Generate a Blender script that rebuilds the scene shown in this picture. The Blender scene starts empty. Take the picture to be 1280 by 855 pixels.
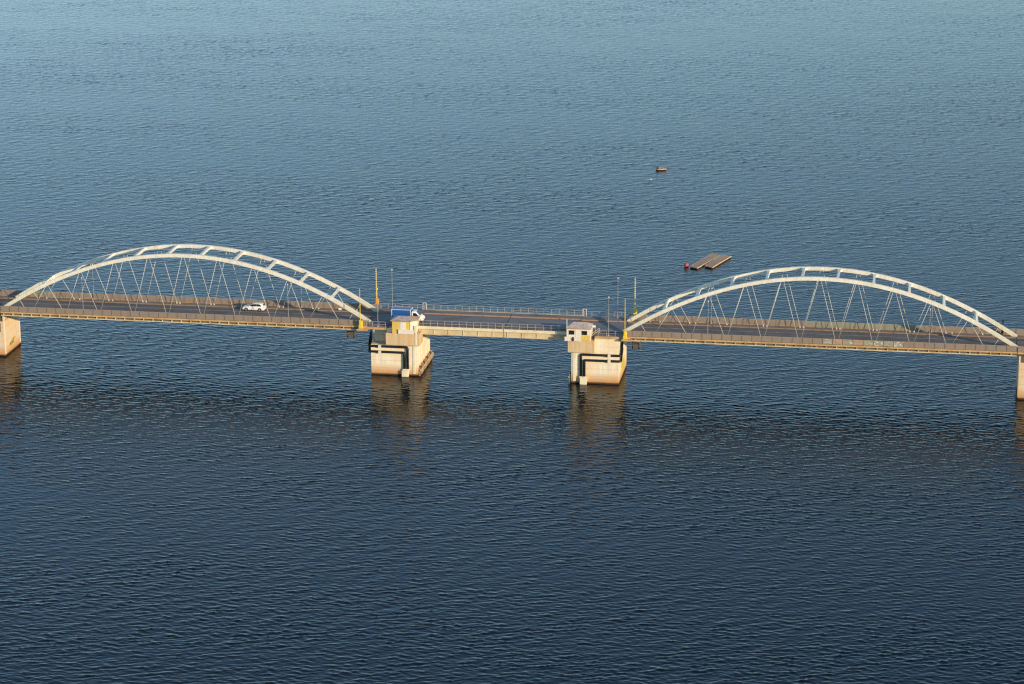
import bpy, math, random
from mathutils import Vector, Matrix
random.seed(7)
S = bpy.context.scene
C = bpy.data.collections.new("scene"); S.collection.children.link(C)
R = math.radians

# ------------------------------------------------------------------ helpers
class MB:
    """collects shapes, then links them as ONE mesh object"""
    def __init__(s): s.v = []; s.f = []
    def add(s, vs, fs):
        n = len(s.v); s.v += [tuple(v) for v in vs]; s.f += [tuple(i + n for i in f) for f in fs]; return s
    def box(s, x0, x1, y0, y1, z0, z1):
        return s.add([(x0,y0,z0),(x1,y0,z0),(x1,y1,z0),(x0,y1,z0),(x0,y0,z1),(x1,y0,z1),(x1,y1,z1),(x0,y1,z1)],
                     [(0,3,2,1),(4,5,6,7),(0,1,5,4),(1,2,6,5),(2,3,7,6),(3,0,4,7)])
    def bar(s, a, b, w, h, up=(0,0,1)):
        a = Vector(a); b = Vector(b); d = (b - a).normalized(); u = Vector(up)
        if abs(d.dot(u)) > .98: u = Vector((0,1,0))
        r = d.cross(u).normalized() * w / 2; u = r.cross(d).normalized() * h / 2
        vs = [a-r-u, a+r-u, a+r+u, a-r+u, b-r-u, b+r-u, b+r+u, b-r+u]
        return s.add(vs, [(0,1,2,3),(4,7,6,5),(0,4,5,1),(1,5,6,2),(2,6,7,3),(3,7,4,0)])
    def tube(s, pts, r, n=8, r2=None, caps=True):
        pts = [Vector(p) for p in pts]; m = len(pts); rings = []
        for i, p in enumerate(pts):
            d = (pts[min(i+1, m-1)] - pts[max(i-1, 0)]).normalized()
            u = Vector((0,0,1)) if abs(d.z) < .9 else Vector((0,1,0))
            a = d.cross(u).normalized(); b = d.cross(a).normalized()
            rr = r if r2 is None else r + (r2 - r) * i / (m - 1)
            rings.append([p + a*rr*math.cos(2*math.pi*k/n) + b*rr*math.sin(2*math.pi*k/n) for k in range(n)])
        vs = [v for q in rings for v in q]; fs = []
        for i in range(m - 1):
            for k in range(n):
                fs.append((i*n+k, i*n+(k+1) % n, (i+1)*n+(k+1) % n, (i+1)*n+k))
        if caps: fs += [tuple(range(n)), tuple((m-1)*n + k for k in reversed(range(n)))]
        return s.add(vs, fs)
    def prism(s, poly, z0, z1):
        n = len(poly)
        return s.add([(x,y,z0) for x,y in poly] + [(x,y,z1) for x,y in poly],
                     [tuple(reversed(range(n))), tuple(range(n, 2*n))] + [(i,(i+1) % n, n+(i+1) % n, n+i) for i in range(n)])
    def side(s, poly, y0, y1):
        """polygon in XZ extruded along Y"""
        n = len(poly)
        return s.add([(x,y0,z) for x,z in poly] + [(x,y1,z) for x,z in poly],
                     [tuple(range(n)), tuple(reversed(range(n, 2*n)))] + [(i, n+i, n+(i+1) % n, (i+1) % n) for i in range(n)])
    def ball(s, c, r, nu=12, nv=8, sz=1.0):
        vs = []; fs = []
        for j in range(nv + 1):
            t = math.pi * j / nv
            for i in range(nu):
                p = 2*math.pi*i/nu
                vs.append((c[0]+r*math.sin(t)*math.cos(p), c[1]+r*math.sin(t)*math.sin(p), c[2]+r*sz*math.cos(t)))
        for j in range(nv):
            for i in range(nu):
                fs.append((j*nu+i, (j+1)*nu+i, (j+1)*nu+(i+1) % nu, j*nu+(i+1) % nu))
        return s.add(vs, fs)
    def build(s, name, m, parent=None, bevel=0, smooth=False):
        me = bpy.data.meshes.new(name); me.from_pydata(s.v, [], s.f)
        me.validate(); me.update()
        import bmesh
        bm = bmesh.new(); bm.from_mesh(me); bmesh.ops.recalc_face_normals(bm, faces=bm.faces); bm.to_mesh(me); bm.free()
        if smooth:
            for p in me.polygons: p.use_smooth = True
        o = bpy.data.objects.new(name, me); C.objects.link(o); me.materials.append(m)
        if parent: o.parent = parent
        if bevel:
            b = o.modifiers.new("bevel", 'BEVEL'); b.width = bevel; b.segments = 2; b.limit_method = 'ANGLE'
        return o

def tag(o, label=None, cat=None, group=None, kind=None):
    if label: o["label"] = label
    if cat: o["category"] = cat
    if group: o["group"] = group
    if kind: o["kind"] = kind
    return o

def thing(name, label, cat, loc=(0,0,0), rz=0, group=None):
    o = bpy.data.objects.new(name, None); C.objects.link(o); o.location = loc; o.rotation_euler = (0,0,rz)
    o.empty_display_size = .3
    return tag(o, label, cat, group)

def copy_tree(o, parent=None):
    c = o.copy(); C.objects.link(c); c.parent = parent
    for ch in list(o.children): copy_tree(ch, c)
    return c

# ------------------------------------------------------------------ materials
def mat(name): 
    m = bpy.data.materials.new(name); m.use_nodes = True
    return m, m.node_tree, m.node_tree.nodes['Principled BSDF']
def N(nt, t, **k):
    n = nt.nodes.new(t)
    for a, v in k.items():
        if a in n.inputs: n.inputs[a].default_value = v
        else: setattr(n, a, v)
    return n
def pos(nt, scale=(1,1,1)):
    g = N(nt, 'ShaderNodeNewGeometry'); mp = N(nt, 'ShaderNodeMapping'); mp.inputs['Scale'].default_value = scale
    nt.links.new(g.outputs['Position'], mp.inputs['Vector']); return mp.outputs['Vector']
def noise(nt, vec, scale, detail=3, rough=.55):
    n = N(nt, 'ShaderNodeTexNoise'); n.inputs['Scale'].default_value = scale; n.inputs['Detail'].default_value = detail
    n.inputs['Roughness'].default_value = rough; nt.links.new(vec, n.inputs['Vector']); return n.outputs['Fac']
def ramp(nt, fac, stops):
    r = N(nt, 'ShaderNodeValToRGB'); el = r.color_ramp.elements
    while len(el) < len(stops): el.new(.5)
    for e, (p, c) in zip(el, stops):
        e.position = p; e.color = (*c, 1) if len(c) == 3 else c
    nt.links.new(fac, r.inputs['Fac']); return r.outputs['Color']
def mix(nt, a, b, fac, mode='MIX'):
    m = N(nt, 'ShaderNodeMix'); m.data_type = 'RGBA'; m.blend_type = mode
    for sock, v in ((m.inputs[6], a), (m.inputs[7], b), (m.inputs[0], fac)):
        if hasattr(v, 'is_linked'): nt.links.new(v, sock)
        elif isinstance(v, tuple): sock.default_value = (*v, 1)
        else: sock.default_value = v
    return m.outputs[2]
def math_(nt, op, a, b=0.0, c=None, clamp=False):
    m = N(nt, 'ShaderNodeMath'); m.operation = op; m.use_clamp = clamp
    for i, v in enumerate((a, b) if c is None else (a, b, c)):
        if hasattr(v, 'is_linked'): nt.links.new(v, m.inputs[i])
        else: m.inputs[i].default_value = v
    return m.outputs[0]
def bump(nt, p, h, strength=.3, dist=.05):
    b = N(nt, 'ShaderNodeBump'); b.inputs['Strength'].default_value = strength; b.inputs['Distance'].default_value = dist
    nt.links.new(h, b.inputs['Height']); nt.links.new(b.outputs['Normal'], p.inputs['Normal'])

def painted(name, col, dirt=(.25,.17,.10), amount=.5, rough=.5, scale=.6, metal=0.0, streak=True):
    m, nt, p = mat(name)
    v = pos(nt, (1,1,.35) if streak else (1,1,1))
    n1 = noise(nt, v, scale, 5, .65); n2 = noise(nt, pos(nt), scale*6, 3)
    f = math_(nt, 'MULTIPLY', ramp(nt, n1, [(.45,(0,0,0)),(.75,(1,1,1))]), amount)
    c = mix(nt, col, dirt, f)
    c = mix(nt, c, ramp(nt, n2, [(.3,(.78,.78,.78)),(.7,(1.05,1.05,1.05))]), .7, 'MULTIPLY')
    nt.links.new(c, p.inputs['Base Color']); p.inputs['Roughness'].default_value = rough; p.inputs['Metallic'].default_value = metal
    return m

def concrete(name, col, stain=(.52,.24,.07), stain_top=2.3, boards=True):
    m, nt, p = mat(name)
    g = N(nt, 'ShaderNodeNewGeometry'); sp = N(nt, 'ShaderNodeSeparateXYZ'); nt.links.new(g.outputs['Position'], sp.inputs[0])
    z = sp.outputs['Z']
    st = noise(nt, pos(nt, (2.2,2.2,.12)), 1.0, 5, .6)         # vertical run-off streaks
    bl = noise(nt, pos(nt, (.35,.35,.35)), 1.0, 5, .6)         # big blotches
    fi = noise(nt, pos(nt), 5.0, 4, .7)
    c = mix(nt, col, tuple(x*.62 for x in col), math_(nt,'MULTIPLY', ramp(nt, st, [(.45,(0,0,0)),(.72,(1,1,1))]), .65))
    c = mix(nt, c, (col[0]*1.0, col[1]*.80, col[2]*.58), ramp(nt, bl, [(.42,(0,0,0)),(.66,(.8,.8,.8))]))
    c = mix(nt, c, ramp(nt, fi, [(.25,(.74,.73,.72)),(.7,(1.08,1.08,1.08))]), .6, 'MULTIPLY')
    if boards:                                                  # lift lines of the formwork
        wv = N(nt, 'ShaderNodeTexWave', wave_type='BANDS', bands_direction='Z'); wv.inputs['Scale'].default_value = .21
        wv.inputs['Distortion'].default_value = .15
        nt.links.new(g.outputs['Position'], wv.inputs['Vector'])
        c = mix(nt, c, (.75,.72,.66), math_(nt,'MULTIPLY', ramp(nt, wv.outputs['Fac'], [(0,(1,1,1)),(.02,(0,0,0))]), .8), 'MULTIPLY')
    zz = math_(nt, 'ADD', z, math_(nt, 'MULTIPLY', math_(nt,'SUBTRACT', st, .5), 1.1))
    sf = N(nt, 'ShaderNodeMapRange'); sf.inputs['From Min'].default_value = stain_top; sf.inputs['From Max'].default_value = stain_top*.25
    nt.links.new(zz, sf.inputs['Value'])
    c = mix(nt, c, stain, math_(nt, 'MULTIPLY', sf.outputs['Result'], .9))
    wf = N(nt, 'ShaderNodeMapRange'); wf.inputs['From Min'].default_value = .48; wf.inputs['From Max'].default_value = .2
    nt.links.new(math_(nt,'ADD', z, math_(nt,'MULTIPLY',math_(nt,'SUBTRACT',bl,.5),.2)), wf.inputs['Value'])
    c = mix(nt, c, (.035,.025,.016), wf.outputs['Result'])
    nt.links.new(c, p.inputs['Base Color']); p.inputs['Roughness'].default_value = .85
    bump(nt, p, fi, .4, .04)
    return m

def asphalt(name, col, worn):
    m, nt, p = mat(name)
    a = noise(nt, pos(nt, (.03,.9,1)), 1.0, 4, .6); b = noise(nt, pos(nt, (.25,.25,1)), 1.0, 4, .6); f = noise(nt, pos(nt), 9, 3)
    c = mix(nt, col, worn, ramp(nt, a, [(.35,(0,0,0)),(.65,(1,1,1))]))
    c = mix(nt, c, tuple(x*.6 for x in col), ramp(nt, b, [(.52,(0,0,0)),(.7,(.8,.8,.8))]))
    c = mix(nt, c, ramp(nt, f, [(.3,(.8,.8,.8)),(.7,(1.15,1.15,1.15))]), .6, 'MULTIPLY')
    nt.links.new(c, p.inputs['Base Color']); p.inputs['Roughness'].default_value = .8
    return m

def graffiti(name, base, cols, sc, thr=.5):
    m, nt, p = mat(name)
    v = pos(nt, (1,1,1.6)); n1 = noise(nt, v, sc, 2); n2 = noise(nt, v, sc*1.7, 2); n3 = noise(nt, pos(nt,(.7,1,1)), 3.1, 3)
    c = mix(nt, base, tuple(x*.75 for x in base), n3)
    c = mix(nt, c, cols[0], ramp(nt, n1, [(thr,(0,0,0)),(thr+.05,(1,1,1))]))
    c = mix(nt, c, cols[1], ramp(nt, n2, [(thr+.05,(0,0,0)),(thr+.1,(1,1,1))]))
    nt.links.new(c, p.inputs['Base Color']); p.inputs['Roughness'].default_value = .7
    return m

def plain(name, col, rough=.5, metal=0.0):
    m, nt, p = mat(name)
    f = noise(nt, pos(nt), 3.0, 3)
    c = mix(nt, col, ramp(nt, f, [(.3,(.85,.85,.85)),(.7,(1.05,1.05,1.05))]), 1.0, 'MULTIPLY')
    nt.links.new(c, p.inputs['Base Color']); p.inputs['Roughness'].default_value = rough; p.inputs['Metallic'].default_value = metal
    return m

M = dict(
    rib = painted('arch_paint', (.82,.78,.68), (.50,.46,.33), .45, .45, .35),
    hanger = plain('hanger_paint', (.68,.65,.58), .5),
    conc = concrete('pier_concrete', (.84,.76,.60)),
    block = concrete('block_concrete', (.66,.49,.30), boards=False),
    endconc = concrete('end_pier_concrete', (.72,.60,.45)),
    slab = painted('slab_edge', (.58,.36,.16), (.28,.15,.07), .8, .8, .5),
    beam = painted('edge_beam', (.74,.60,.34), (.22,.14,.07), .7, .6, .5),
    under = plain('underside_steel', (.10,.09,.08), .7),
    tie = painted('tie_beam', (.27,.20,.15), (.22,.12,.06), .7, .8, .5),
    foot = asphalt('footway', (.20,.165,.14), (.27,.22,.185)),
    asph = asphalt('asphalt', (.125,.104,.094), (.175,.15,.137)),
    blue = asphalt('bascule_surface', (.16,.155,.16), (.21,.203,.205)),
    line = painted('road_line', (.55,.48,.40), (.10,.09,.085), .9, .7, 1.2),
    panel = painted('mesh_panel', (.27,.215,.175), (.20,.15,.115), .6, .7, .8),
    panelg = painted('mesh_panel_green', (.27,.27,.20), (.20,.19,.14), .6, .7, .8),
    post = plain('rail_post', (.235,.19,.155), .6, .0),
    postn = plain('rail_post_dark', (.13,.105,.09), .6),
    rail = painted('rail_top', (.34,.28,.24), (.2,.13,.1), .6, .6, 1),
    rail2 = painted('leaf_rail', (.42,.39,.35), (.3,.22,.16), .5, .6, 1),
    white = painted('white_paint', (.74,.70,.62), (.40,.33,.25), .5, .5, .7),
    rust = painted('rusty_kerb', (.40,.24,.14), (.26,.12,.06), .7, .75, .8),
    cream = painted('cream_steel', (.80,.70,.50), (.45,.33,.16), .5, .5, .6),
    gird = painted('girder_steel', (.68,.55,.34), (.32,.22,.10), .5, .5, .6),
    yel = painted('yellow_wall', (.74,.52,.13), (.55,.34,.10), .5, .6, .8),
    pale = painted('pale_wall', (.80,.72,.55), (.52,.38,.22), .5, .7, .9),
    roof = painted('felt_roof', (.58,.48,.44), (.20,.15,.12), .85, .9, 1.5, streak=False),
    peach = painted('hip_roof', (.58,.42,.30), (.34,.2,.12), .7, .8, 1.2, streak=False),
    fascia = painted('rusty_fascia', (.42,.24,.08), (.22,.11,.05), .7, .7, 1.5),
    signw = painted('board_white', (.80,.76,.68), (.55,.47,.38), .35, .5, 1.0),
    pipe = plain('black_pipe', (.012,.011,.011), .42),
    blk = plain('black_gap', (.01,.01,.011), .6),
    wood = painted('raft_planks', (.50,.35,.25), (.30,.19,.12), .6, .85, 2.0, streak=False),
    timber = painted('pale_timber', (.60,.46,.28), (.36,.24,.12), .6, .8, 1.5),
    darkwood = painted('wet_timber', (.10,.055,.03), (.05,.03,.02), .7, .7, 1.5),
    barry = painted('barrier_yellow', (.82,.58,.05), (.6,.33,.05), .4, .5, 1.5),
    barro = painted('barrier_orange', (.75,.34,.05), (.5,.2,.05), .5, .5, 1.5),
    lampg = plain('lamp_grey', (.42,.38,.37), .5),
    lampw = plain('lamp_white', (.8,.8,.8), .4),
    blued = plain('truck_blue', (.012,.095,.34), .45),
    bluer = plain('truck_blue_lit', (.10,.20,.40), .5),  # truck blue lightened, with the light on the roof put into the colour
    carw = plain('white_car_paint', (.86,.84,.80), .5),
    tyre = plain('tyre_rubber', (.012,.012,.012), .8),
    rim = plain('wheel_rim', (.5,.5,.5), .4, .6),
    trim = plain('black_trim', (.02,.02,.02), .5),
    red = plain('tail_red', (.4,.02,.01), .4),
    buoyr = painted('buoy_red', (.50,.09,.08), (.25,.05,.05), .5, .5, 2.0),
    cage = painted('gantry_steel', (.14,.12,.09), (.07,.05,.04), .7, .7, 2.0),
    brown = plain('dark_brown', (.05,.02,.012), .6),
    g1 = graffiti('graffiti_orange', (.34,.27,.21), ((.46,.25,.13),(.44,.30,.18)), 1.1, .5),
    g2 = graffiti('graffiti_white', (.32,.29,.22), ((.62,.58,.48),(.36,.36,.30)), 1.7, .55),
    g3 = graffiti('graffiti_green', (.30,.29,.21), ((.37,.36,.26),(.50,.46,.36)), 1.3, .55),
    gp = graffiti('graffiti_pier', (.70,.46,.16), ((.62,.50,.10),(.66,.30,.10)), 1.6, .5),
    gdark = plain('graffiti_dark_green', (.10,.13,.03), .6),
    gy = graffiti('graffiti_yellow', (.66,.50,.10), ((.70,.56,.08),(.5,.36,.06)), 1.2, .5),
)
def weather_ends(m):
    nt = m.node_tree; p = nt.nodes['Principled BSDF']; src = p.inputs['Base Color'].links[0].from_socket
    g = N(nt, 'ShaderNodeNewGeometry'); sp = N(nt, 'ShaderNodeSeparateXYZ'); nt.links.new(g.outputs['Position'], sp.inputs[0])
    zz = math_(nt, 'MULTIPLY_ADD', noise(nt, pos(nt), .8, 4), 5.0, sp.outputs['Z'])
    mr = N(nt, 'ShaderNodeMapRange'); mr.inputs['From Min'].default_value = 18.5; mr.inputs['From Max'].default_value = 13.0; mr.inputs['To Max'].default_value = .5
    nt.links.new(zz, mr.inputs['Value'])
    c = mix(nt, src, (.52,.50,.33), mr.outputs['Result'])
    st = ramp(nt, noise(nt, pos(nt, (3.5,3.5,.5)), 1.0, 4, .65), [(.5,(1,1,1)),(.72,(.70,.64,.55))])   # rain streaks
    nt.links.new(mix(nt, c, st, .5, 'MULTIPLY'), p.inputs['Base Color'])
weather_ends(M['rib'])
# dark glass
def glass():
    m, nt, p = mat('dark_glass'); f = noise(nt, pos(nt), 1.5, 2)
    nt.links.new(ramp(nt, f, [(.3,(.006,.006,.008)),(.7,(.03,.025,.022))]), p.inputs['Base Color'])
    p.inputs['Roughness'].default_value = .06; return m
M['glass'] = glass()

# ------------------------------------------------------------------ water
import numpy as np
def water():
    m, nt, p = mat('fjord_water')
    g = N(nt, 'ShaderNodeNewGeometry')
    def wav(rot, sx, sy, seed, detail=2.0, rough=.5):
        mp = N(nt, 'ShaderNodeMapping'); mp.vector_type = 'TEXTURE'
        mp.inputs['Rotation'].default_value = (0,0,R(rot)); mp.inputs['Scale'].default_value = (sx, sy, 1); mp.inputs['Location'].default_value = (seed*13.7, seed*7.1, 0)
        nt.links.new(g.outputs['Position'], mp.inputs['Vector'])
        return noise(nt, mp.outputs['Vector'], 1.0, detail, rough)
    h1 = wav(-6, 1.0, .5, 1, 2.0, .5)        # capillary ripples on top of the modelled waves
    b = N(nt, 'ShaderNodeBump'); b.inputs['Strength'].default_value = 1.0; b.inputs['Distance'].default_value = .05
    nt.links.new(h1, b.inputs['Height']); nt.links.new(b.outputs['Normal'], p.inputs['Normal'])
    p.inputs['Base Color'].default_value = (.003,.007,.011,1)
    p.inputs['Specular IOR Level'].default_value = .34; p.inputs['Roughness'].default_value = .05; p.inputs['IOR'].default_value = 1.333
    return m
def wave_mesh():
    """wind waves as real geometry where the photograph looks, calm sheet out to the horizon"""
    rng = np.random.default_rng(11)
    ny, nx = 3200, 960
    t = np.linspace(0, 1, ny); ys = -190 + 760*(.72*t + .28*t*t)
    q = (ys + 190)/760
    xl = -105 - 265*q; xr = 165 + 40*q
    X = xl[:,None] + (xr - xl)[:,None]*np.linspace(0, 1, nx)[None,:]
    Y = np.repeat(ys[:,None], nx, 1)
    X = X.astype(np.float32); Y = Y.astype(np.float32); Z = np.zeros_like(X)
    # gusts: slow modulation of the wave height
    def slow(n, lo, hi, st):
        a = np.zeros_like(X)
        for _ in range(n):
            l = rng.uniform(lo, hi); th = rng.normal(math.pi/2, .7); k = 2*math.pi/l
            a += np.cos(k*math.cos(th)*X*st + k*math.sin(th)*Y + rng.uniform(0, 6.28))
        return a/math.sqrt(n/2)
    gust = 1 + .15*slow(7, 60, 220, .6) + .10*slow(7, 10, 30, .8)
    gust = np.clip(gust, .5, 1.32)*np.interp(Y, [-190, -60, 60, 450], [1.2, 1.02, .78, .66]).astype(np.float32)
    for lam0, lam1, n, slope in WAVES:
        for _ in range(n):
            l = math.exp(rng.uniform(math.log(lam0), math.log(lam1))); k = 2*math.pi/l
            th = math.pi/2 + R(WDIR) + rng.normal(0, SPREAD)
            a = slope*math.sqrt(2/n)/k
            Z += a*np.cos(k*math.cos(th)*X + k*math.sin(th)*Y + rng.uniform(0, 6.28)).astype(np.float32)
    Z *= gust
    # crests a little sharper than troughs
    sd = Z.std(); Z = Z + .08*(Z*Z/sd - sd)
    v = np.stack([X, Y, Z], -1).reshape(-1, 3)
    ii = (np.arange(ny-1)[:,None]*nx + np.arange(nx-1)[None,:]).reshape(-1)
    f = np.stack([ii, ii+1, ii+nx+1, ii+nx], -1)
    nv = len(v)
    v = np.concatenate([v, np.array([(-4000,-3000,-.8),(4000,-3000,-.8),(4000,6000,-.8),(-4000,6000,-.8)])])
    f = np.concatenate([f, np.array([[nv,nv+1,nv+2,nv+3]])]).astype(np.int32)
    me = bpy.data.meshes.new('water')
    me.vertices.add(len(v)); me.vertices.foreach_set('co', v.astype(np.float32).ravel())
    me.loops.add(f.size); me.loops.foreach_set('vertex_index', f.ravel())
    me.polygons.add(len(f)); me.polygons.foreach_set('loop_start', np.arange(0, f.size, 4, dtype=np.int32))
    me.update(calc_edges=True)
    me.polygons.foreach_set('use_smooth', np.ones(len(f), dtype=bool))
    o = bpy.data.objects.new('water', me); C.objects.link(o); me.materials.append(water())
    tag(o, kind='structure'); return o
WAVES = ((.56, 1.0, 60, .10), (1.0, 1.8, 36, .07), (1.8, 5, 14, .025))
WDIR = 6; SPREAD = .75
wave_mesh()

# ------------------------------------------------------------------ arch span
L2_ = 37.0; RISE = 11.85; ZD = 10.15; W2 = 3.9; NODE = 7.04; EDGE = 5.97; ZR = 9.82
def zarch(x): return ZD + RISE * (1 - (x / L2_) ** 2)
def darch(x): return Vector((1, 0, -2 * RISE * x / L2_**2)).normalized()

def railing(parent, x0, x1, y, zb, zt, pitch, mats, start=0.0, side=-1):
    """solid mesh panels between posts; the posts and panels are sub-parts of the rail"""
    rl = MB().box(x0, x1, y-.05, y+.05, zt-.05, zt+.02).box(x0, x1, y-.03, y+.03, zb, zb+.06).build('railing', M['rail'], parent)
    n = int(round((x1 - x0) / pitch)); st = (x1 - x0) / n
    for i in range(n + 1):
        x = x0 + i*st
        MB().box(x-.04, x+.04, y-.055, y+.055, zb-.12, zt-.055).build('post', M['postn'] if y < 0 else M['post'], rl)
    for i in range(n):
        x = x0 + i*st
        MB().box(x+.045, x+st-.045, y-.012, y+.012, zb+.065, zt-.055).build('panel', mats(x + st/2), rl)
    return rl

def arch_span(cx, label, mats_near, mats_far, far_low=None):
    t = thing('arch_bridge', label, 'arch bridge', (cx, 0, 0), 0, 'steel arch spans of the bridge')
    # ribs
    for sy in (-1, 1):
        m = MB(); n = 60; vs = []; fs = []
        for i in range(n + 1):
            x = -L2_ - .35 + (2*L2_ + .7) * i / n
            d = darch(x); nrm = Vector((-d.z, 0, d.x)); c = Vector((x, sy*W2, zarch(x)))
            for (a, b) in ((-.31,-.35),(.31,-.35),(.31,.35),(-.31,.35)):
                vs.append(c + Vector((0,a,0)) + nrm*b)
        for i in range(n):
            for k in range(4):
                fs.append((i*4+k, i*4+(k+1) % 4, (i+1)*4+(k+1) % 4, (i+1)*4+k))
        fs += [(0,1,2,3), tuple(n*4 + k for k in (3,2,1,0))]
        m.add(vs, fs).build('arch_rib', M['rib'], t, bevel=.03)
    # Vierendeel struts with flared ends
    for k, x in enumerate((3.355, 10.1, 16.81, 23.36, 29.56)):
        for s in (-1, 1):
            xx = s*x; d = darch(xx); nrm = Vector((-d.z, 0, d.x)); c = Vector((xx, 0, zarch(xx)))
            ys = [(-W2+.312, .66), (-W2+.62, .38), (-W2+1.1, .25), (0, .22), (W2-1.1, .25), (W2-.62, .38), (W2-.312, .66)]
            vs = []; fs = []
            for y, wd in ys:
                for a, b in ((-wd,-.25),(wd,-.25),(wd,.25),(-wd,.25)):
                    vs.append(c + Vector((0,y,0)) + d*a + nrm*b)
            for i in range(len(ys) - 1):
                for q in range(4): fs.append((i*4+q, i*4+(q+1) % 4, (i+1)*4+(q+1) % 4, (i+1)*4+q))
            fs += [(0,1,2,3), tuple((len(ys)-1)*4 + q for q in (3,2,1,0))]
            MB().add(vs, fs).build('strut', M['rib'], t)
    # hangers: zigzag with forked sockets
    off = [.32, .35, .40, .58, .68]
    for sy in (-1, 1):
        for s in (-1, 1):
            for k in range(5):
                xb = s*(3.52 + k*NODE)
                for e in (-1, 1):
                    x0 = xb + s*e*off[k]
                    xt = s*(k + (0 if e < 0 else 1)) * NODE + s*(.22 if e < 0 else -.22)
                    if k == 4 and e > 0: xt = s*33.95; x0 = s*33.0
                    a = Vector((x0, sy*W2, ZD + .02)); b = Vector((xt, sy*W2, zarch(xt) - .33))
                    h = MB().tube([a, b], .043, 6).build('hanger', M['hanger'], t, smooth=True)
                    d = (b - a).normalized()
                    MB().box(x0-.11, x0+.11, sy*W2-.09, sy*W2+.09, ZD-.12, ZD+.12).build('socket', M['hanger'], h)
    X = 37.25
    # deck
    MB().box(-X, X, -3.12, 3.12, 9.30, ZR).build('roadway', M['asph'], t)
    ln = MB()
    for y in (.62,): ln.box(-X+.1, X-.1, y-.07, y+.07, ZR+.001, ZR+.005)
    ln.build('lane_line', M['line'], t)
    for sy in (-1, 1):
        MB().box(-X, X, *sorted((sy*3.122, sy*4.25)), 9.2, ZD-.12).build('tie_beam', M['tie'], t, bevel=.02)
        MB().box(-X, X, *sorted((sy*4.252, sy*6.02)), 9.46, 9.66).build('footway', M['foot'], t)
        MB().box(-X, X, *sorted((sy*6.022, sy*6.16)), 9.42, 9.74).build('slab_edge', M['slab'], t, bevel=.02)
        MB().box(-X, X, *sorted((sy*5.40, sy*5.52)), 9.02, 9.40).build('beam_web', M['under'], t)  # web coloured dark to stand for the shaded recess under the slab
        eb = MB().box(-X, X, *sorted((sy*5.35, sy*6.02)), 8.86, 9.018)
        x = -X + .5
        while x < X:
            eb.box(x-.05, x+.05, *sorted((sy*5.522, sy*5.9)), 9.019, 9.40); x += 1.92
        eb.build('edge_beam', M['beam'], t)
        railing(t, -X, X, sy*(EDGE+.05), 9.80, 10.86, 1.92, mats_near if sy < 0 else mats_far)
    fb = MB(); x = -35.2
    while x < 36:
        fb.box(x-.12, x+.12, -5.5, 5.5, 8.72, 9.28); x += NODE/2
    for y in (-3.5, 3.5): fb.box(-X, X, y-.25, y+.25, 8.6, 9.195)
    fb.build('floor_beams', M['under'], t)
    return t

CX = 62.2
def near_left(x): return M['panel']
def far_left(x): return M['panel'] if x > -30 else M['panelg']
def near_right(x):
    # world x = 62.2 + x
    table = {0: M['panel'], 1: M['g3'], 2: M['g1'], 3: M['g2'], 4: M['g1'], 5: M['g3'], 6: M['g2'], 7: M['g3'], 8: M['g2'], 9: M['panel'], 10: M['panel']}
    k = int((x + 1.5) // 1.92)
    return table.get(k, M['panel'])
def far_right(x):
    return M['panelg'] if -2 < x < 19 else M['panel']
sp1 = arch_span(-CX, 'white steel arch span carrying the road with a white car on its deck', near_left, far_left)
sp2 = arch_span(CX, 'white steel arch span with graffiti on its railing panels, nearer the wooden rafts', near_right, far_right)

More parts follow.
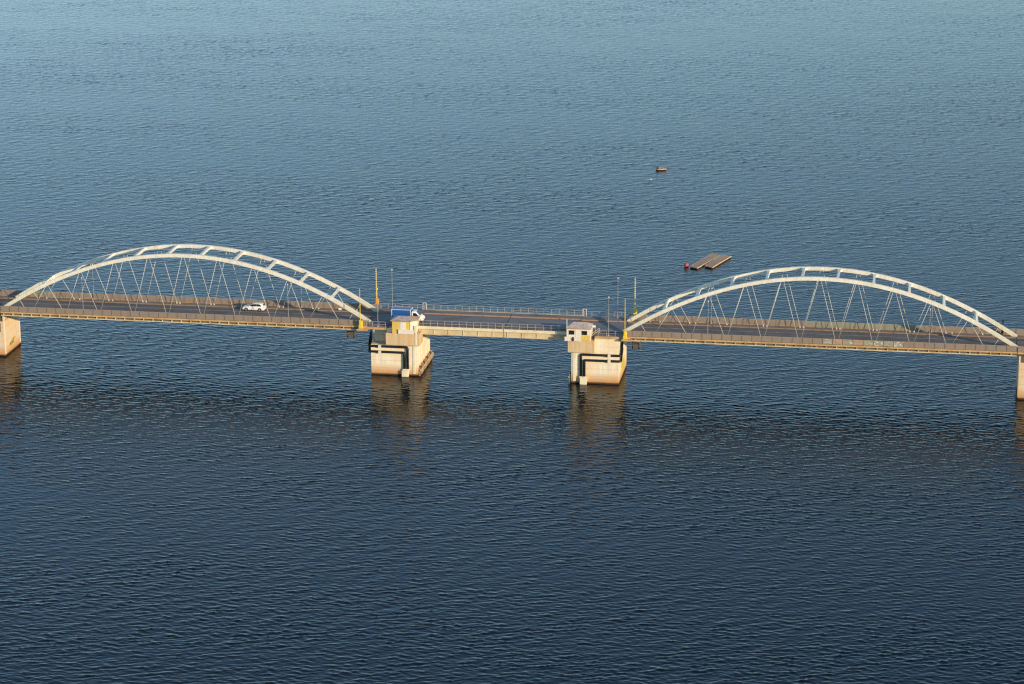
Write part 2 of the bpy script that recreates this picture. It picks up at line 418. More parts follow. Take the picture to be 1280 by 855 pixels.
# white sprayed tags along the far railing top
# ------------------------------------------------------------------ bascule piers
def pier(sgn, label, right):
    t = thing('bascule_pier', label, 'bridge pier', (sgn*19.7, 0, 0), 0, 'concrete bascule piers')
    # local coordinates: u = outward from the channel
    def bx(m, u0, u1, y0, y1, z0, z1):
        a, b = sorted((sgn*u0 - sgn*19.7, sgn*u1 - sgn*19.7)); return m.box(a, b, y0, y1, z0, z1)
    N0, N1 = -6.15, 6.6
    body = bx(MB(), 15.1, 24.35, N0, N1, -3, 6.15)
    body.build('pier_base', M['conc'], t, bevel=.06)
    up = MB()
    if right:
        bx(up, 19.55, 24.35, N0+.02, N1-.02, 6.15, 9.30)
    else:
        bx(up, 21.0, 24.35, N0+2.5, N1-.02, 6.15, 9.30)
        bx(up, 19.55, 21.0, N0+.3, N1-.02, 6.15, 9.30)
    # side walls of the machine chamber, open to the channel
    bx(up, 15.3, 19.55, 4.6, N1-.02, 6.15, 9.2)
    bx(up, 18.6, 19.55, -3.3, 4.6, 6.15, 9.2)
    bx(up, 15.3, 15.7, -3.3, -.6, 6.15, 8.2)
    up.build('upper_wall', M['conc'], t, bevel=.05)
    blk = MB()
    bx(blk, 14.5, 19.7 if right else 21.2, N0-.8, -3.3, 6.36, 8.73)
    blk.build('house_block', M['block'], t, bevel=.05)
    # chamber floor machinery, dark girders seen under the leaf
    mc = MB()
    bx(mc, 15.4, 18.5, -2.6, -2.2, 6.16, 8.2); bx(mc, 15.4, 18.5, 2.2, 2.6, 6.16, 8.2); bx(mc, 15.6, 18.4, -.9, .9, 6.16, 7.6)
    for y in (-3.0, 0.6, 3.9): mc.bar((sgn*15.3-sgn*19.7, y, 6.4), (sgn*18.2-sgn*19.7, y, 8.7), .25, .3)
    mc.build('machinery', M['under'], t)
    # recessed groove + pilaster on the near face
    st = MB(); bx(st, 15.45, 16.0, N0-.10, N0+.001, .45, 6.149); st.build('pilaster', M['pale'], t, bevel=.03)
    # ribs on the channel face
    rb = MB()
    for y in (-5.6, -4.0, -1.8, .4, 2.6, 4.8, 6.0): bx(rb, 14.98, 15.101, y-.22, y+.22, .5, 6.1)
    rb.build('face_ribs', M['conc'], t)
    # deck over the pier
    X0, X1 = 15.72, 24.9
    dk = MB(); bx(dk, X0, X1, -3.5, 3.7, 9.31, 9.86); dk.build('roadway', M['blue'], t)
    for q in ((X0, X1, 3.702, 6.3, 9.31, 10.0), (19.72 if right else 21.22, X1, -6.2, -3.502, 9.31, 9.66)): bx(MB(), *q).build('footway', M['foot'], t)
    kb = MB(); bx(kb, X0, X1, 3.55, 3.698, 9.862, 10.06); kb.build('kerb', M['rust'], t)
    eb = MB(); bx(eb, 19.72 if right else 21.22, X1+1.6, -6.4, -6.202, 9.2, 9.62); eb.build('deck_edge', M['slab'], t, bevel=.02)
    # plain pipe railings on the pier deck
    for (ya, ua, ub, zb) in ((-6.1, 20.3 if right else 21.4, 25.2, 9.66), (6.2, 16.0, 24.8, 10.0), (-3.45, 15.9, 19.4 if right else 20.9, 9.86)):
        rr = MB()
        xa, xb = sgn*ua - sgn*19.7, sgn*ub - sgn*19.7
        rr.tube([(xa,ya,zb+1.05),(xb,ya,zb+1.05)], .04, 6).tube([(xa,ya,zb+.55),(xb,ya,zb+.55)], .03, 6)
        rr = rr.build('railing', M['lampg'], t)
        n = max(2, int(round((ub-ua)/1.5)))
        for i in range(n + 1):
            x = xa + (xb - xa)*i/n
            MB().tube([(x,ya,zb),(x,ya,zb+1.03)], .04, 6).build('post', M['lampg'], rr)
    # black cable ducts
    for (ub, z) in ((17.0, 5.86), (17.68, 4.75)):
        y = N0 - .26; xb = sgn*ub - sgn*19.7; xe = sgn*24.72 - sgn*19.7
        pts = [(xb, y, 1.5), (xb, y, z-.28)]
        for k in range(1, 5):
            a = math.pi/2*k/5; pts.append((xb + sgn*.28*(1-math.cos(a)), y, z-.28+.28*math.sin(a)))
        pts += [(xb + sgn*.28, y, z), (xe - sgn*.3, y, z+.02)]
        for k in range(1, 5):
            a = math.pi/2*k/5; pts.append((xe - sgn*.3 + sgn*.3*math.sin(a), y+.3-.3*math.cos(a), z+.02))
        pts += [(xe, y+.3, z+.02), (xe, y+2.4, z+1.9), (xe, y+2.5, 9.0)]
        pp = MB().tube(pts, .24, 10).build('cable_duct', M['pipe'], t, smooth=True)
        xm = sgn*22.5 - sgn*19.7
        MB().box(xm-.28, xm+.28, y-.27, N0-.001, z-.27, z+.29).build('clamp', M['white'], pp)
    ft = MB(); bx(ft, 16.85, 18.15, N0-.75, N0+.0, -2, 1.25)
    for u in (17.0, 17.68): bx(ft, u-.3, u+.3, N0-.56, N0-.005, 1.252, 1.52)
    ft.build('duct_footing', M['pale'], t, bevel=.05)
    # timber fender on the channel face
    fd = MB()
    bx(fd, 14.52, 14.66, -6.1, 7.0, 1.0, 1.24)
    fd = fd.build('fender', M['timber'], t)
    for i in range(12):
        y = -5.7 + i*1.12
        pl = MB(); bx(pl, 14.662, 14.97, y-.16, y+.16, -1.5, 1.7); pl.build('pile', M['darkwood'] if i % 3 == 1 else M['rust'], fd)
        pl = MB(); bx(pl, 14.44, 14.518, y+.3, y+.56, .3, 1.05); pl.build('fender_block', M['timber'], fd)
    return t
PL = pier(-1, 'concrete pier with a recessed corner and a plain white parapet, below the yellow house', False)
PR = pier(1, 'concrete pier below the white house, with yellow paint on its side', True)
# yellow graffiti patch on the right pier's outer side and the joint grooves
MB().box(4.652, 4.66, -2.2, 3.2, .9, 3.4).build('painted_patch', M['gy'], PR)

# ------------------------------------------------------------------ bascule leaves
def leaf(x0, x1, label):
    cx = (x0 + x1)/2
    t = thing('bascule_leaf', label, 'bridge span', (cx,0,0), 0, 'bascule leaves of the bridge')
    a, b = x0 - cx + .07, x1 - cx - .07
    MB().box(a, b, -3.3, 3.7, 9.45, 9.90).build('roadway', M['blue'], t)
    MB().box(a, b, 3.702, 3.9, 9.45, 10.12).build('kerb', M['rust'], t)
    MB().box(a, b, 3.902, 6.3, 9.80, 10.06).build('footway', M['foot'], t)
    MB().box(a, b, -4.9, -3.302, 9.45, 9.86).build('footway', M['foot'], t)
    MB().box(a, b, -3.46, -3.304, 9.902, 10.06).build('kerb', M['tie'], t)
    for ya, yb in ((-5.08, -4.902), (6.302, 6.45)): MB().box(a, b, ya, yb, 9.32, 9.9 if ya < 0 else 10.1).build('fascia', M['cream'], t, bevel=.02)
    for ya in (-4.5, 5.3):
        g = MB().box(a, b, ya, ya+.18, 8.2, 9.44).box(a, b, ya-.1, ya+.3, 8.1, 8.198)
        x = a + .6
        while x < b:
            g.box(x-.04, x+.04, ya-.12, ya-.001, 8.2, 9.18); x += 2.9
        g.build('girder', M['gird'], t)
    ub = MB(); x = a + .3
    while x < b: ub.box(x-.1, x+.1, -4.2, 5.2, 8.7, 9.44); x += 2.2
    ub.build('cross_beams', M['under'], t)
    for y, zb, zt, mt in ((-4.99, 9.902, 11.07, M['rail2']), (6.38, 10.102, 11.15, M['rail2'])):
        rr = MB().box(a, b, y-.03, y+.03, zt-.05, zt)
        rr.box(a, b, y-.022, y+.022, (zb+zt)/2-.02, (zb+zt)/2+.02)
        if y > 0: rr.box(a, b, y-.022, y+.022, zb+.16, zb+.2)
        rr = rr.build('railing', mt, t)
        n = int(round((b - a)/1.465))
        for i in range(n + 1):
            xx = a + .06 + (b - a - .12)*i/n
            MB().box(xx-.038, xx+.038, y-.038, y+.038, zb, zt-.052).build('post', mt, rr)
        if y > 0:
            # denser wire infill
            pass
    return t
leaf(-15.7, 1.65, 'bascule leaf beside the yellow house, pale railing with sunlit cream girder')
leaf(1.65, 15.7, 'bascule leaf beside the white house, its girder end in deep shadow')
# white gate frames where the leaf railings meet the piers
for x, lab in ((-16.0, 'white railing gate frame on the far walkway behind the blue truck'), (16.05, 'white railing gate frame on the far walkway behind the white house')):
    t = thing('gate_frame', lab, 'gate', (x, 6.36, 10.0), 0, 'gate frames on the far walkway')
    for dx in (-.32, .32): MB().box(dx-.06, dx+.06, -.06, .06, .002, 1.4).build('post', M['white'], t)
    MB().box(-.39, .39, -.06, .06, 1.402, 1.5).build('crossbar', M['white'], t)

# ------------------------------------------------------------------ control houses
def roof(m, x0, x1, y0, y1, z0, z1, hx, rx0=None):
    ym = (y0 + y1)/2
    return m.add([(x0,y0,z0),(x1,y0,z0),(x1,y1,z0),(x0,y1,z0),(x0+hx,ym,z1),(x1-hx,ym,z1)],
                 [(0,1,5,4),(1,2,5),(2,3,4,5),(3,0,4),(0,3,2,1)])
# left house
t = thing('control_house', 'yellow bridge house with a hipped roof in front of the blue truck', 'house', (-17.9, -5.6, 8.73), 0)
y0 = -1.3
wl = [(-2.0, y0), (1.62, y0), (2.62, -.35), (2.62, 2.1), (-2.0, 2.1)]
MB().prism(wl, .001, 2.5).build('wall', M['yel'], t, bevel=.02)
MB().prism([(1.68, y0-.02), (2.66, -.37), (2.66, 2.05), (2.63, 2.05), (2.63,-.34), (1.63, y0+.02)], .1, 2.45).build('side_panel', M['pale'], t)
rf = [(-2.3, y0-.32), (1.72, y0-.32), (2.92, -.5), (2.92, 2.35), (-2.3, 2.35)]
MB().prism(rf, 2.5, 2.62).build('eaves', M['fascia'], t)
apex = [(-1.0, .5, 3.08), (1.0, .5, 3.08)]
rv = [(x, y, 2.622) for x, y in rf] + apex
MB().add(rv, [(0,1,6,5), (3,4,5,6), (4,0,5), (0,4,3,2,1)]).build('roof', M['roof'], t)
MB().add([rv[1], rv[2], rv[3], rv[6]], [(0,1,3), (1,2,3)]).build('hip_end', M['peach'], t)
MB().box(-.38, .72, y0-.04, y0-.002, .3, 2.3).build('door', M['signw'], t)
MB().box(1.52, 1.68, y0-.06, y0-.002, .01, 2.45).build('corner_post', M['cream'], t)
MB().box(2.55, 2.85, -1.42, -1.12, -2.2, 1.7).build('pillar', M['pale'], t)
MB().box(-.75, 2.3, -1.60, -1.46, .02, .88).build('parapet', M['signw'], t, bevel=.02)
rr = MB().tube([(-2.9,y0,.95),(-2.05,y0,.95)], .035, 6).tube([(-2.9,y0,.5),(-2.05,y0,.5)], .03, 6).tube([(-2.9,y0,0.01),(-2.9,y0,.95)], .035, 6)
rr.build('railing', M['lampg'], t)
# right house
t = thing('control_house', 'pale bridge house with two dark windows and a white board in front', 'house', (16.6, -5.6, 8.73), 0)
MB().box(-2.2, 2.28, y0, 2.1, .001, 2.4).build('wall', M['pale'], t, bevel=.02)
MB().box(.45, 2.24, y0-.03, y0-.002, .02, 1.15).build('lower_panel', M['yel'], t)
MB().box(-2.42, 2.42, y0-.3, 2.35, 2.40, 2.53).build('eaves', M['fascia'], t)
roof(MB(), -2.42, 2.42, y0-.3, 2.35, 2.532, 3.3, 1.3).build('roof', M['roof'], t)
for x0_, x1_ in ((-1.86, -.82), (.6, 1.65)):
    f = MB().box(x0_-.08, x1_+.08, y0-.05, y0-.031, 1.12, 2.1).build('window', M['white'], t)
    MB().box(x0_, x1_, y0-.07, y0-.051, 1.2, 2.02).build('pane', M['glass'], f)
MB().box(-.6, .35, y0-.05, y0-.002, .02, 2.15).build('door', M['signw'], t)
MB().box(-2.68, .42, y0-.40, y0-.30, -.02, .82).build('board', M['signw'], t, bevel=.02)
MB().ball((-.98, y0-.52, .45), .22, 12, 8, 1.9).build('lantern', M['brown'], t, smooth=True)
MB().tube([(-2.27, y0-.06, 0), (-2.27, y0-.06, 4.3)], .06, 8).build('mast', M['lampw'], t)
MB().box(2.3, 3.0, .6, .95, 2.25, 2.62).build('camera_box', M['lampw'], t)
# dark steps from the house up to the deck
st = thing('stairs', 'dark steel stairs beside the white house up to the deck', 'stairs', (19.3, -4.9, 8.5), 0)
for i in range(6): MB().box(-.38 + .2*i, -.16 + .2*i, -1.0, .8, .17*i+.01, .17*i+.09).build('step', M['cage'], st)
for y in (-1.15, .9): MB().bar((-.45, y, .95), (.95, y, 2.05), .07, .07).bar((.95,y,2.05),(.95,y,1.05), .07,.07).bar((-.45,y,.95),(-.45,y,.0), .07,.07).build('handrail', M['cream'], st)

# ------------------------------------------------------------------ end piers and approach decks
def end_pier(sgn, label):
    t = thing('end_pier', label, 'bridge pier', (sgn*103.2 + (.55 if sgn > 0 else 0), 0, 0), 0, 'concrete piers at the ends of the arches')
    def bx(m, u0, u1, y0, y1, z0, z1):
        a, b = sorted((sgn*(u0-103.2), sgn*(u1-103.2))); return m.box(a, b, y0, y1, z0, z1)
    bx(MB(), 99.45, 106.6, -4.55, 4.9, -3, 7.2).build('pier_base', M['endconc'], t, bevel=.1)
    m = bx(MB(), 99.75, 106.3, -3.2, 4.7, 7.2, 8.55); m.build('upper_wall', M['endconc'], t, bevel=.05)
    for q in ((99.42, 99.7, -4.5, -4.1, .5, 8.5), (99.42, 99.46, 4.2, 4.6, .5, 8.4)): bx(MB(), *q).build('pilaster', M['pale'], t)
    m = MB()
    for y in (-3.9, 3.9): bx(m, 99.7, 100.5, y-.35, y+.35, 7.201, 8.6)
    m.build('bearing', M['under'], t)
    return t
e1 = end_pier(-1, 'concrete end pier with green graffiti on its sunlit side')
e2 = end_pier(1, 'plain concrete end pier in shade at the right picture edge')
def blob(m, x, pts, w=.012):
    n = len(pts)
    return m.add([(x, y, z) for y, z in pts] + [(x + w, y, z) for y, z in pts], [tuple(range(n)), tuple(reversed(range(n, 2*n)))] + [(k, n+k, n+(k+1) % n, (k+1) % n) for k in range(n)])
blob(MB(), 3.753, [(-2.6,1.0),(-1.2,1.25),(.2,1.1),(1.3,1.6),(1.9,2.4),(1.1,2.9),(.4,2.5),(-.5,2.8),(-1.2,2.2),(-2.0,2.0),(-2.7,1.6)]).build('painted_patch', M['gp'], e1)
for k, pts in enumerate(([(-1.9,1.3),(-1.7,2.1),(-1.3,1.5),(-1.1,2.2)], [(-.8,1.4),(-.5,2.3),(-.2,2.2),(-.5,1.7),(0,1.6)], [(.3,1.6),(.5,2.4),(.9,2.5)])):
    MB().tube([(3.77, y, z) for y, z in pts], .09, 6).build('paint_stroke', M['gdark'], e1)
MB().box(2.6, 3.1, -4.60, -4.552, 5.0, 6.9).build('plaque', M['panel'], e1)
def approach(sgn, label):
    t = thing('approach_span', label, 'bridge span', (sgn*115, 0, 0), 0, 'approach spans')
    a, b = -15.4, 15.4
    MB().box(a, b, -3.12, 3.12, 9.30, ZR).build('roadway', M['asph'], t)
    for sy in (-1, 1):
        MB().box(a, b, *sorted((sy*3.122, sy*3.90)), 9.2, 10.0).build('kerb', M['tie'], t)
        MB().box(a, b, *sorted((sy*3.902, sy*6.02)), 9.46, 9.66).build('footway', M['foot'], t)
        MB().box(a, b, *sorted((sy*6.022, sy*6.16)), 9.36, 9.74).build('slab_edge', M['slab'], t)
        MB().box(a, b, *sorted((sy*3.3, sy*3.8)), 8.56, 9.198).build('girder', M['beam'], t)
        railing(t, a, b, sy*(EDGE+.05), 9.80, 10.86, 1.92, lambda x: M['panel'])
    MB().box(a, b, .55, .69, ZR+.001, ZR+.005).build('lane_line', M['line'], t)
    return t
approach(-1, 'approach deck beyond the end pier at the left picture edge')
approach(1, 'approach deck beyond the end pier at the right picture edge')

# ------------------------------------------------------------------ barriers, lamps, signs
def barrier(x, y, zb, hc, ht, m, label, skirt):
    t = thing('road_barrier', label, 'barrier', (x, y, zb), 0, 'raised road barriers')
    MB().box(-.36, .36, -.32, .32, .12, hc).build('cabinet', m, t, bevel=.05)
    MB().box(-.5, .5, -.45, .45, 0, .118).build('base_plate', M['slab'], t)
    MB().box(-.2, .2, -.5, -.325, hc*.55, hc+.2).build('counterweight', m, t, bevel=.03)
    bm = MB().tube([(0,-.41,hc-.2),(0,-.41,ht)], .085, 8, .045).build('boom', M['barry'], t)
    if skirt:
        k = MB().box(-.02, .02, -.435, -.385, hc + 1.0, ht - .2); z = hc + 1.0
        while z < ht - .3: k.box(-.15, .15, -.44, -.38, z, z+.10); z += .42
        k.build('skirt', M['white'], bm)
    return t
barrier(-26.14, -6.75, 9.35, 1.65, 8.2, M['barry'], 'raised yellow barrier on the near edge, left of the yellow house', False)
barrier(25.55, -6.75, 9.35, 1.6, 8.3, M['barry'], 'raised yellow barrier on the near edge, right of the white house', False)
barrier(-25.7, 6.75, 10.1, 1.75, 8.2, M['barro'], 'orange barrier cabinet with tall raised boom on the far walkway, left of the blue truck', True)
barrier(25.95, 6.75, 10.1, 1.7, 8.2, M['barry'], 'fringed yellow barrier raised on the far walkway, right of the white house', True)
for sgn in (-1, 1):   # ledges the near barriers stand on
    for sy in (-1, 1):
        tag(MB().box(sgn*25.9-1.0, sgn*25.9+1.0, *sorted((sy*6.17, sy*7.25)), 9.10 if sy < 0 else 9.9, 9.35 if sy < 0 else 10.1).build('barrier_ledge', M['slab']),
            '%s ledge carrying the %s raised barrier %s' % ('rusty concrete', 'near' if sy < 0 else 'far', 'left of the yellow house' if sgn < 0 else 'right of the white house'), 'ledge', 'ledges under the barriers')

def lamp(x, y, zb, h, label, head=True):
    t = thing('street_lamp', label, 'street lamp', (x, y, zb), 0, 'street lamps on the bridge')
    MB().tube([(0,0,.25),(0,0,h)], .045, 8, .03).build('pole', M['lampg'], t)
    MB().box(-.14, .14, -.14, .14, 0, .248).build('foot', M['lampg'], t)
    MB().tube([(0,0,h+.002),(0,0,h+.26)], .08, 10, .13).build('lamp_head', M['lampw'], t)
    return t
for x, y, zb, h, lab in (
    (-82.45,-5.7,9.66,7.4,'grey lamp post on the near walkway, nearest the left picture edge'),
    (-40.8,-5.7,9.66,7.6,'grey lamp post on the near walkway right of the white car'),
    (41.3,-5.7,9.66,7.4,'grey lamp post on the near walkway below the wooden rafts'),
    (83.1,-5.7,9.66,7.5,'grey lamp post on the near walkway, nearest the right picture edge'),
    (-83.9,5.75,9.66,7.2,'lamp post on the far walkway, nearest the left picture edge'),
    (-40.9,5.75,9.66,7.2,'lamp post on the far walkway right of the white car'),
    (41.0,5.75,9.66,7.0,'lamp post on the far walkway below the wooden rafts'),
    (83.5,5.75,9.66,7.0,'lamp post on the far walkway, nearest the right picture edge'),
    (-22.9,-5.95,9.62,7.6,'thin grey mast on the near pier edge left of the yellow house'),
    (22.27,-5.95,9.62,7.6,'thin grey mast on the near pier edge right of the white house'),
    (-22.45,6.05,10.0,7.9,'thin tall grey mast on the far walkway above the blue truck'),
    (22.6,6.05,10.0,7.9,'thin tall grey mast on the far walkway just left of the fringed yellow barrier')):
    lamp(x, y, zb, h, lab)

def gantry(x, label):
    t = thing('inspection_cage', label, 'cage', (x, -5.3, 7.2), 0, 'cages hung under the arch spans')
    f = MB()
    for a in (-.9, .9):
        for b in (-.8, .8): f.box(a-.06, a+.06, b-.06, b+.06, 0, 1.7)
    for z in (0, .85, 1.45):
        for b in (-.8, .8): f.box(-.84, .84, b-.05, b+.05, z, z+.1)
        for a in (-.9, .9): f.box(a-.05, a+.05, -.74, .74, z, z+.1)
    f.build('frame', M['cage'], t)
    MB().box(-.83, .83, -.73, .73, .02, .07).build('floor_plate', M['cage'], t)
    MB().box(-.6, .5, -.5, .5, .072, 1.1).build('machine', M['under'], t)
    return t
gantry(-28.3, 'dark inspection cage hung under the arch deck left of the yellow house pier')
gantry(27.6, 'dark inspection cage hung under the arch deck right of the white house pier')

t = thing('traffic_signal', 'dark signal post on the far walkway near the right picture edge', 'traffic signal', (96.9, 5.2, 9.66))
MB().tube([(0,0,0),(0,0,3.3)], .06, 8).build('post', M['under'], t)
MB().box(-.2, .2, -.19, -.06, .5, 1.25).build('control_box', M['blk'], t)
MB().box(-.17, .17, -.2, -.065, 2.5, 3.25).build('signal_head', M['blk'], t)
t = thing('road_sign', 'small white marker board at the far kerb under the arch end', 'road sign', (-32.5, 3.45, 10.03))
MB().box(-.04, .04, -.04, .04, 0, .5).build('post', M['lampg'], t)
MB().box(-.3, .3, -.07, -.042, .1, .5).build('board', M['lampw'], t)

# ------------------------------------------------------------------ vehicles
def wheel(parent, x, y, r, side):
    """axis along Y, lying at local x,y; side -1 = near"""
    w_ = MB(); n = 18; vs = []; fs = []
    prof = [(-.11, r*.62), (-.11, r*.95), (-.08, r), (.08, r), (.11, r*.95), (.11, r*.62)]
    for a, rr in prof:
        for k in range(n):
            an = 2*math.pi*k/n; vs.append((x + rr*math.cos(an), y + a, r + rr*math.sin(an)))
    m = len(prof)
    for i in range(m - 1):
        for k in range(n): fs.append((i*n+k, i*n+(k+1) % n, (i+1)*n+(k+1) % n, (i+1)*n+k))
    ty = w_.add(vs, fs).build('wheel', M['tyre'], parent, smooth=True)
    MB().tube([(x, y-.085, r), (x, y+.085, r)], r*.63, 14).build('rim', M['rim'], ty)
    return ty

def loft(secs):
    """secs: list of cross sections (x, [(y,z)...]) -> closed mesh"""
    n = len(secs[0][1]); m = MB(); vs = []; fs = []
    for x, pr in secs: vs += [(x, y, z) for y, z in pr]
    for i in range(len(secs) - 1):
        for k in range(n): fs.append((i*n+k, i*n+(k+1) % n, (i+1)*n+(k+1) % n, (i+1)*n+k))
    fs += [tuple(range(n)), tuple((len(secs)-1)*n + k for k in reversed(range(n)))]
    return m.add(vs, fs)

def car():
    t = thing('parked_car', 'white estate car driving on the far lane below the arch', 'car', (-49.65, 1.95, ZR), 0)
    t.name = 'estate_car'
    hw = .89
    def sec(zb, zt, w0=hw, w1=None):
        w1 = w1 or w0
        return [(-w0*.94, zb), (-w0, zb+.18), (-w0, (zb+zt)/2+.1), (-w1, zt-.05), (-w1+.09, zt), (w1-.09, zt), (w1, zt-.05), (w0, (zb+zt)/2+.1), (w0, zb+.18), (w0*.94, zb)]
    body = loft([(-2.28, sec(.36,.62,.66)), (-2.2, sec(.26,.70,.80)), (-1.9, sec(.22,.80,.87,.80)), (-1.1, sec(.22,.96,.89,.80)), (-.85, sec(.22,.99,.89,.82)),
                 (1.9, sec(.22,1.02,.89,.84)), (2.15, sec(.24,1.0,.87,.82)), (2.27, sec(.34,.92,.80,.76))]).build('body', M['carw'], t, bevel=.03, smooth=True)
    def gs(zb, zt, wb, wt): return [(-wb, zb), (-wt, zt-.08), (-wt+.12, zt), (wt-.12, zt), (wt, zt-.08), (wb, zb)]
    loft([(-.98, gs(.97,1.02,.76,.74)), (-.30, gs(.98,1.40,.80,.64)), (.15, gs(.99,1.49,.81,.64)), (1.3, gs(1.0,1.48,.81,.63)), (1.85, gs(1.0,1.40,.80,.62)), (2.17, gs(1.0,1.06,.78,.72))]).build('cabin', M['carw'], t, bevel=.03, smooth=True)
    # side glass, one band with pillars, slightly proud of the cabin
    for s in (-1, 1):
        def gp(x, z): 
            k = (z - .99)/.45; return (x, s*(.825 - .17*k), z)
        ps = [gp(-.8,1.0), gp(-.16,1.39), gp(.64,1.43), gp(.64,1.0)]
        MB().add(ps, [(0,1,2,3)]).build('side_window', M['glass'], t)
        ps = [gp(.68,1.0), gp(.68,1.43), gp(1.3,1.40), gp(1.68,1.12), gp(1.56,1.0)]
        MB().add(ps, [(0,1,2,3,4)]).build('side_window', M['glass'], t)
    MB().add([(-1.0,-.66,1.02),(-1.0,.66,1.02),(-.33,.56,1.41),(-.33,-.56,1.41)], [(0,1,2,3)]).build('windscreen', M['glass'], t)
    MB().add([(2.19,-.62,1.09),(2.19,.62,1.09),(1.92,.52,1.38),(1.92,-.52,1.38)], [(0,1,2,3)]).build('rear_window', M['glass'], t)
    MB().box(2.24, 2.29, -.26, .26, .66, .78).build('number_plate', M['lampw'], t)
    MB().box(-2.30, -2.2, -.5, .5, .42, .58).build('grille', M['trim'], t)
    for s in (-1, 1):
        MB().box(2.10, 2.26, *sorted((s*.64, s*.835)), .74, 1.0).build('tail_light', M['red'], t)
        MB().box(-2.22, -2.02, *sorted((s*.55, s*.84)), .62, .74).build('headlight', M['rim'], t)
        MB().box(-.82, -.62, *sorted((s*.86, s*1.02)), .98, 1.1).build('mirror', M['carw'], t)
        for x in (-1.4, 1.32):
            MB().tube([(x, s*.885, .33), (x, s*.9, .33)], .38, 16).build('wheel_arch', M['trim'], t)
            wheel(t, x, s*.84, .32, s)
    MB().box(-2.0, 2.0, -.7, .7, .12, .24).build('underbody', M['trim'], t)
    return t
car()

def truck():
    t = thing('box_truck', 'small truck with a blue box body and white cab behind the yellow house', 'truck', (-17.75, -1.65, 9.865), 0)
    MB().box(-3.05, .68, -1.05, 1.05, .72, 2.50).build('box_body', M['blued'], t, bevel=.03)
    MB().box(-3.03, .66, -1.03, 1.03, 2.503, 2.53).build('box_roof', M['bluer'], t)
    fr = MB()
    for y in (-1.07, 1.07):
        fr.box(-3.08, .71, y-.03, y+.03, 2.46, 2.54); fr.box(-3.08, .71, y-.03, y+.03, .68, .76)
        for x in (-3.05, .68): fr.box(x-.05, x+.05, y-.03, y+.03, .765, 2.455)
    fr.box(.66, .74, -1.035, 1.035, 2.45, 2.56)
    fr.build('box_frame', M['lampw'], t)
    MB().box(-3.0, 2.6, -.45, .45, .42, .70).build('chassis', M['trim'], t)
    def sec(zb, zt, w0, w1): return [(-w0, zb), (-w0, zb+.55), (-w1, zt-.1), (-w1+.12, zt), (w1-.12, zt), (w1, zt-.1), (w0, zb+.55), (w0, zb)]
    loft([(.86, sec(.42,2.12,.97,.84)), (1.05, sec(.40,2.20,.98,.84)), (1.75, sec(.38,2.17,.98,.82)), (2.15, sec(.38,1.72,.98,.86)), (2.55, sec(.38,1.28,.97,.90)), (3.05, sec(.38,1.05,.92,.86)), (3.2, sec(.42,.88,.84,.80))]).build('cab', M['carw'], t, bevel=.03, smooth=True)
    for s in (-1, 1):
        def gp(x, z): return (x, s*(.99 - .145*(z-.95)/1.05 + .012), z)
        MB().add([gp(1.15,1.22), gp(2.3,1.22), gp(1.78,1.86), gp(1.15,1.92)], [(0,1,2,3)]).build('side_window', M['glass'], t)
        MB().box(2.15, 2.3, *sorted((s*1.02, s*1.2)), 1.15, 1.5).build('mirror', M['trim'], t)
        MB().box(2.95, 3.2, *sorted((s*.6, s*.885)), .72, .9).build('headlight', M['rim'], t)
        for x in (2.45, -1.7): wheel(t, x, s*.86, .36, s)
    MB().add([(2.53,-.8,1.33),(2.53,.8,1.33),(1.80,.68,2.16),(1.80,-.68,2.16)], [(0,1,2,3)]).build('windscreen', M['glass'], t)
    MB().box(3.12, 3.24, -.8, .8, .36, .55).build('bumper', M['trim'], t, bevel=.02)
    return t
truck()

# ------------------------------------------------------------------ rafts, float, boat
def raft(a, b, c, d, label):
    """corners of the top: a-b near short edge, d-c far short edge"""
    P = [Vector((*p, 0)) for p in (a, b, c, d)]; ctr = sum(P, Vector())/4
    t = thing('wooden_raft', label, 'raft', ctr, 0, 'wooden rafts')
    a, b, c, d = [p - ctr for p in P]
    Z = Vector((0,0,1))
    def at(u, v, z): return a.lerp(b, u).lerp(d.lerp(c, u), v) + Z*z
    def slab(m, u0, u1, v0, v1, z0, z1):
        m.add([at(u0,v0,z0),at(u1,v0,z0),at(u1,v1,z0),at(u0,v1,z0),at(u0,v0,z1),at(u1,v0,z1),at(u1,v1,z1),at(u0,v1,z1)],
              [(0,3,2,1),(4,5,6,7),(0,1,5,4),(1,2,6,5),(2,3,7,6),(3,0,4,7)])
    pl = MB(); n = 40
    for i in range(n):
        v0 = .012 + .976*i/n; dz = random.uniform(-.03, .03); e = random.uniform(0, .012)
        slab(pl, .05 + e, .95 - e, v0 + .002, v0 + .976/n - .0025, .34+dz, .41+dz)
    pl.build('planking', M['wood'], t)
    fr = MB()
    for u in (0, .955): slab(fr, u, u+.045, 0, 1, .22, .44 if u else .42)
    for v in (0, .99): slab(fr, .046, .954, v, v+.01, .22, .43)
    fr.build('rim_board', M['timber'], t)
    for u in (.12, .5, .88): MB().tube([at(u,.01,.0), at(u,.99,.0)], .22, 8).build('float_log', M['darkwood'], t)
    return t
raft((29.41,86.17),(31.25,84.9),(35.36,97.6),(33.09,98.37), 'left-hand brown wooden raft, next to the red buoy')
raft((32.66,87.3),(34.53,86.0),(37.93,96.95),(35.48,97.6), 'right-hand brown wooden raft, with a bright sunlit edge')
t = thing('mooring_buoy', 'round red buoy at the corner of the wooden raft', 'buoy', (28.55, 87.2, 0))
MB().ball((0,0,.36), .54, 16, 10).build('float_ball', M['buoyr'], t, smooth=True)
MB().tube([(0,0,.88),(0,0,1.04)], .08, 8).build('eye', M['under'], t)
t = thing('marker_float', 'tiny white float on open water below the small boat', 'buoy', (10.9, 175.8, 0))
MB().ball((0,0,.12), .2, 12, 8).build('float_ball', M['lampw'], t, smooth=True)
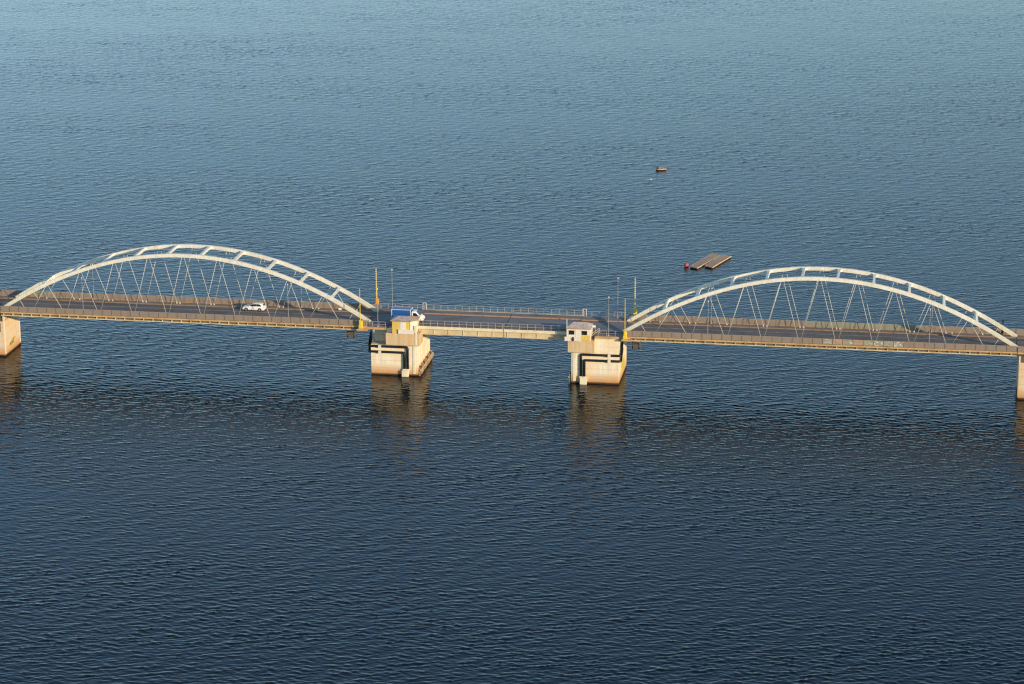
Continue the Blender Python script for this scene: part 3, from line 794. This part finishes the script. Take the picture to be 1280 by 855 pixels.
MB().tube([(0,0,.3),(0,0,.42)], .04, 6).build('eye', M['under'], t)

t = thing('rowing_boat', 'small tan open boat with dark stern on open water beyond the rafts', 'boat', (12.25, 187.8, 0), R(8))
def hull(out, m, z0, z1, inset):
    secs = []
    for x, wd in ((-1.25,.62),(-.6,.78),(.3,.78),(.9,.55),(1.35,.08)):
        secs.append((x*out, [(-wd*out*.7, z0), (-wd*out, z1), (wd*out, z1), (wd*out*.7, z0)]))
    return loft(secs)
hull(1, None, -.15, .28, 0).build('hull', M['brown'], t)
g = MB(); rim = [(-1.25,-.62),(-.6,-.78),(.3,-.78),(.9,-.55),(1.38,0),(.9,.55),(.3,.78),(-.6,.78),(-1.25,.62),(-1.25,-.62)]
g.tube([(x,y,.33) for x,y in rim], .13, 8); g.build('gunwale', M['timber'], t, smooth=True)
for x in (-.35, .5): MB().box(x-.16, x+.16, -.62, .62, .30, .40).build('seat', M['timber'], t)
MB().box(-1.1, -.65, -.3, .3, .29, .75).build('engine', M['blk'], t, bevel=.08)
MB().box(.1, .95, -.42, .42, .282, .295).build('bottom_board', M['timber'], t)

# ------------------------------------------------------------------ light
AZ, EL = R(180 - math.degrees(math.atan(1.3))), R(13)
wd = bpy.data.worlds.new("World"); S.world = wd; wd.use_nodes = True
nt = wd.node_tree; sk = nt.nodes.new('ShaderNodeTexSky'); sk.sky_type = 'NISHITA'; sk.sun_disc = False
sk.sun_elevation = EL; sk.sun_rotation = AZ; sk.air_density = .8; sk.dust_density = 0; sk.ozone_density = 3.2
bg = nt.nodes['Background']; bg.inputs['Strength'].default_value = .26
hs = nt.nodes.new('ShaderNodeHueSaturation'); hs.inputs['Saturation'].default_value = .97   # thin haze takes the edge off the blue
nt.links.new(sk.outputs[0], hs.inputs['Color']); nt.links.new(mix(nt, hs.outputs[0], (1.08, 1.02, .86), 1.0, 'MULTIPLY'), bg.inputs[0])
sl = bpy.data.lights.new('sun', 'SUN'); sl.energy = 5.0; sl.angle = R(.5); sl.color = (1, .78, .50)
so = bpy.data.objects.new('sun', sl); C.objects.link(so)
dirn = Vector((math.sin(AZ)*math.cos(EL), math.cos(AZ)*math.cos(EL), math.sin(EL)))
so.rotation_euler = dirn.to_track_quat('Z', 'Y').to_euler(); so.location = dirn*300

# ------------------------------------------------------------------ camera
cam = bpy.data.cameras.new('camera'); co = bpy.data.objects.new('camera', cam); C.objects.link(co)
yaw, pit, rol = -.15806319684, .27884833418, -.00334762915
fw = Vector((math.sin(yaw)*math.cos(pit), math.cos(yaw)*math.cos(pit), -math.sin(pit)))
r = Vector((math.cos(yaw), -math.sin(yaw), 0)); u = r.cross(fw)
r2 = r*math.cos(rol) + u*math.sin(rol); u2 = -r*math.sin(rol) + u*math.cos(rol)
mx = Matrix((r2, u2, -fw)).transposed().to_4x4(); mx.translation = Vector((82.1852516, -499.6260563, 150.8012401))
co.matrix_world = mx
cam.sensor_width = 36; cam.lens = 94.5768508; cam.clip_start = 1; cam.clip_end = 20000
S.camera = co
S.cycles.filter_width = 1.25
S.view_settings.view_transform = 'Standard'; S.view_settings.look = 'None'; S.view_settings.exposure = 0
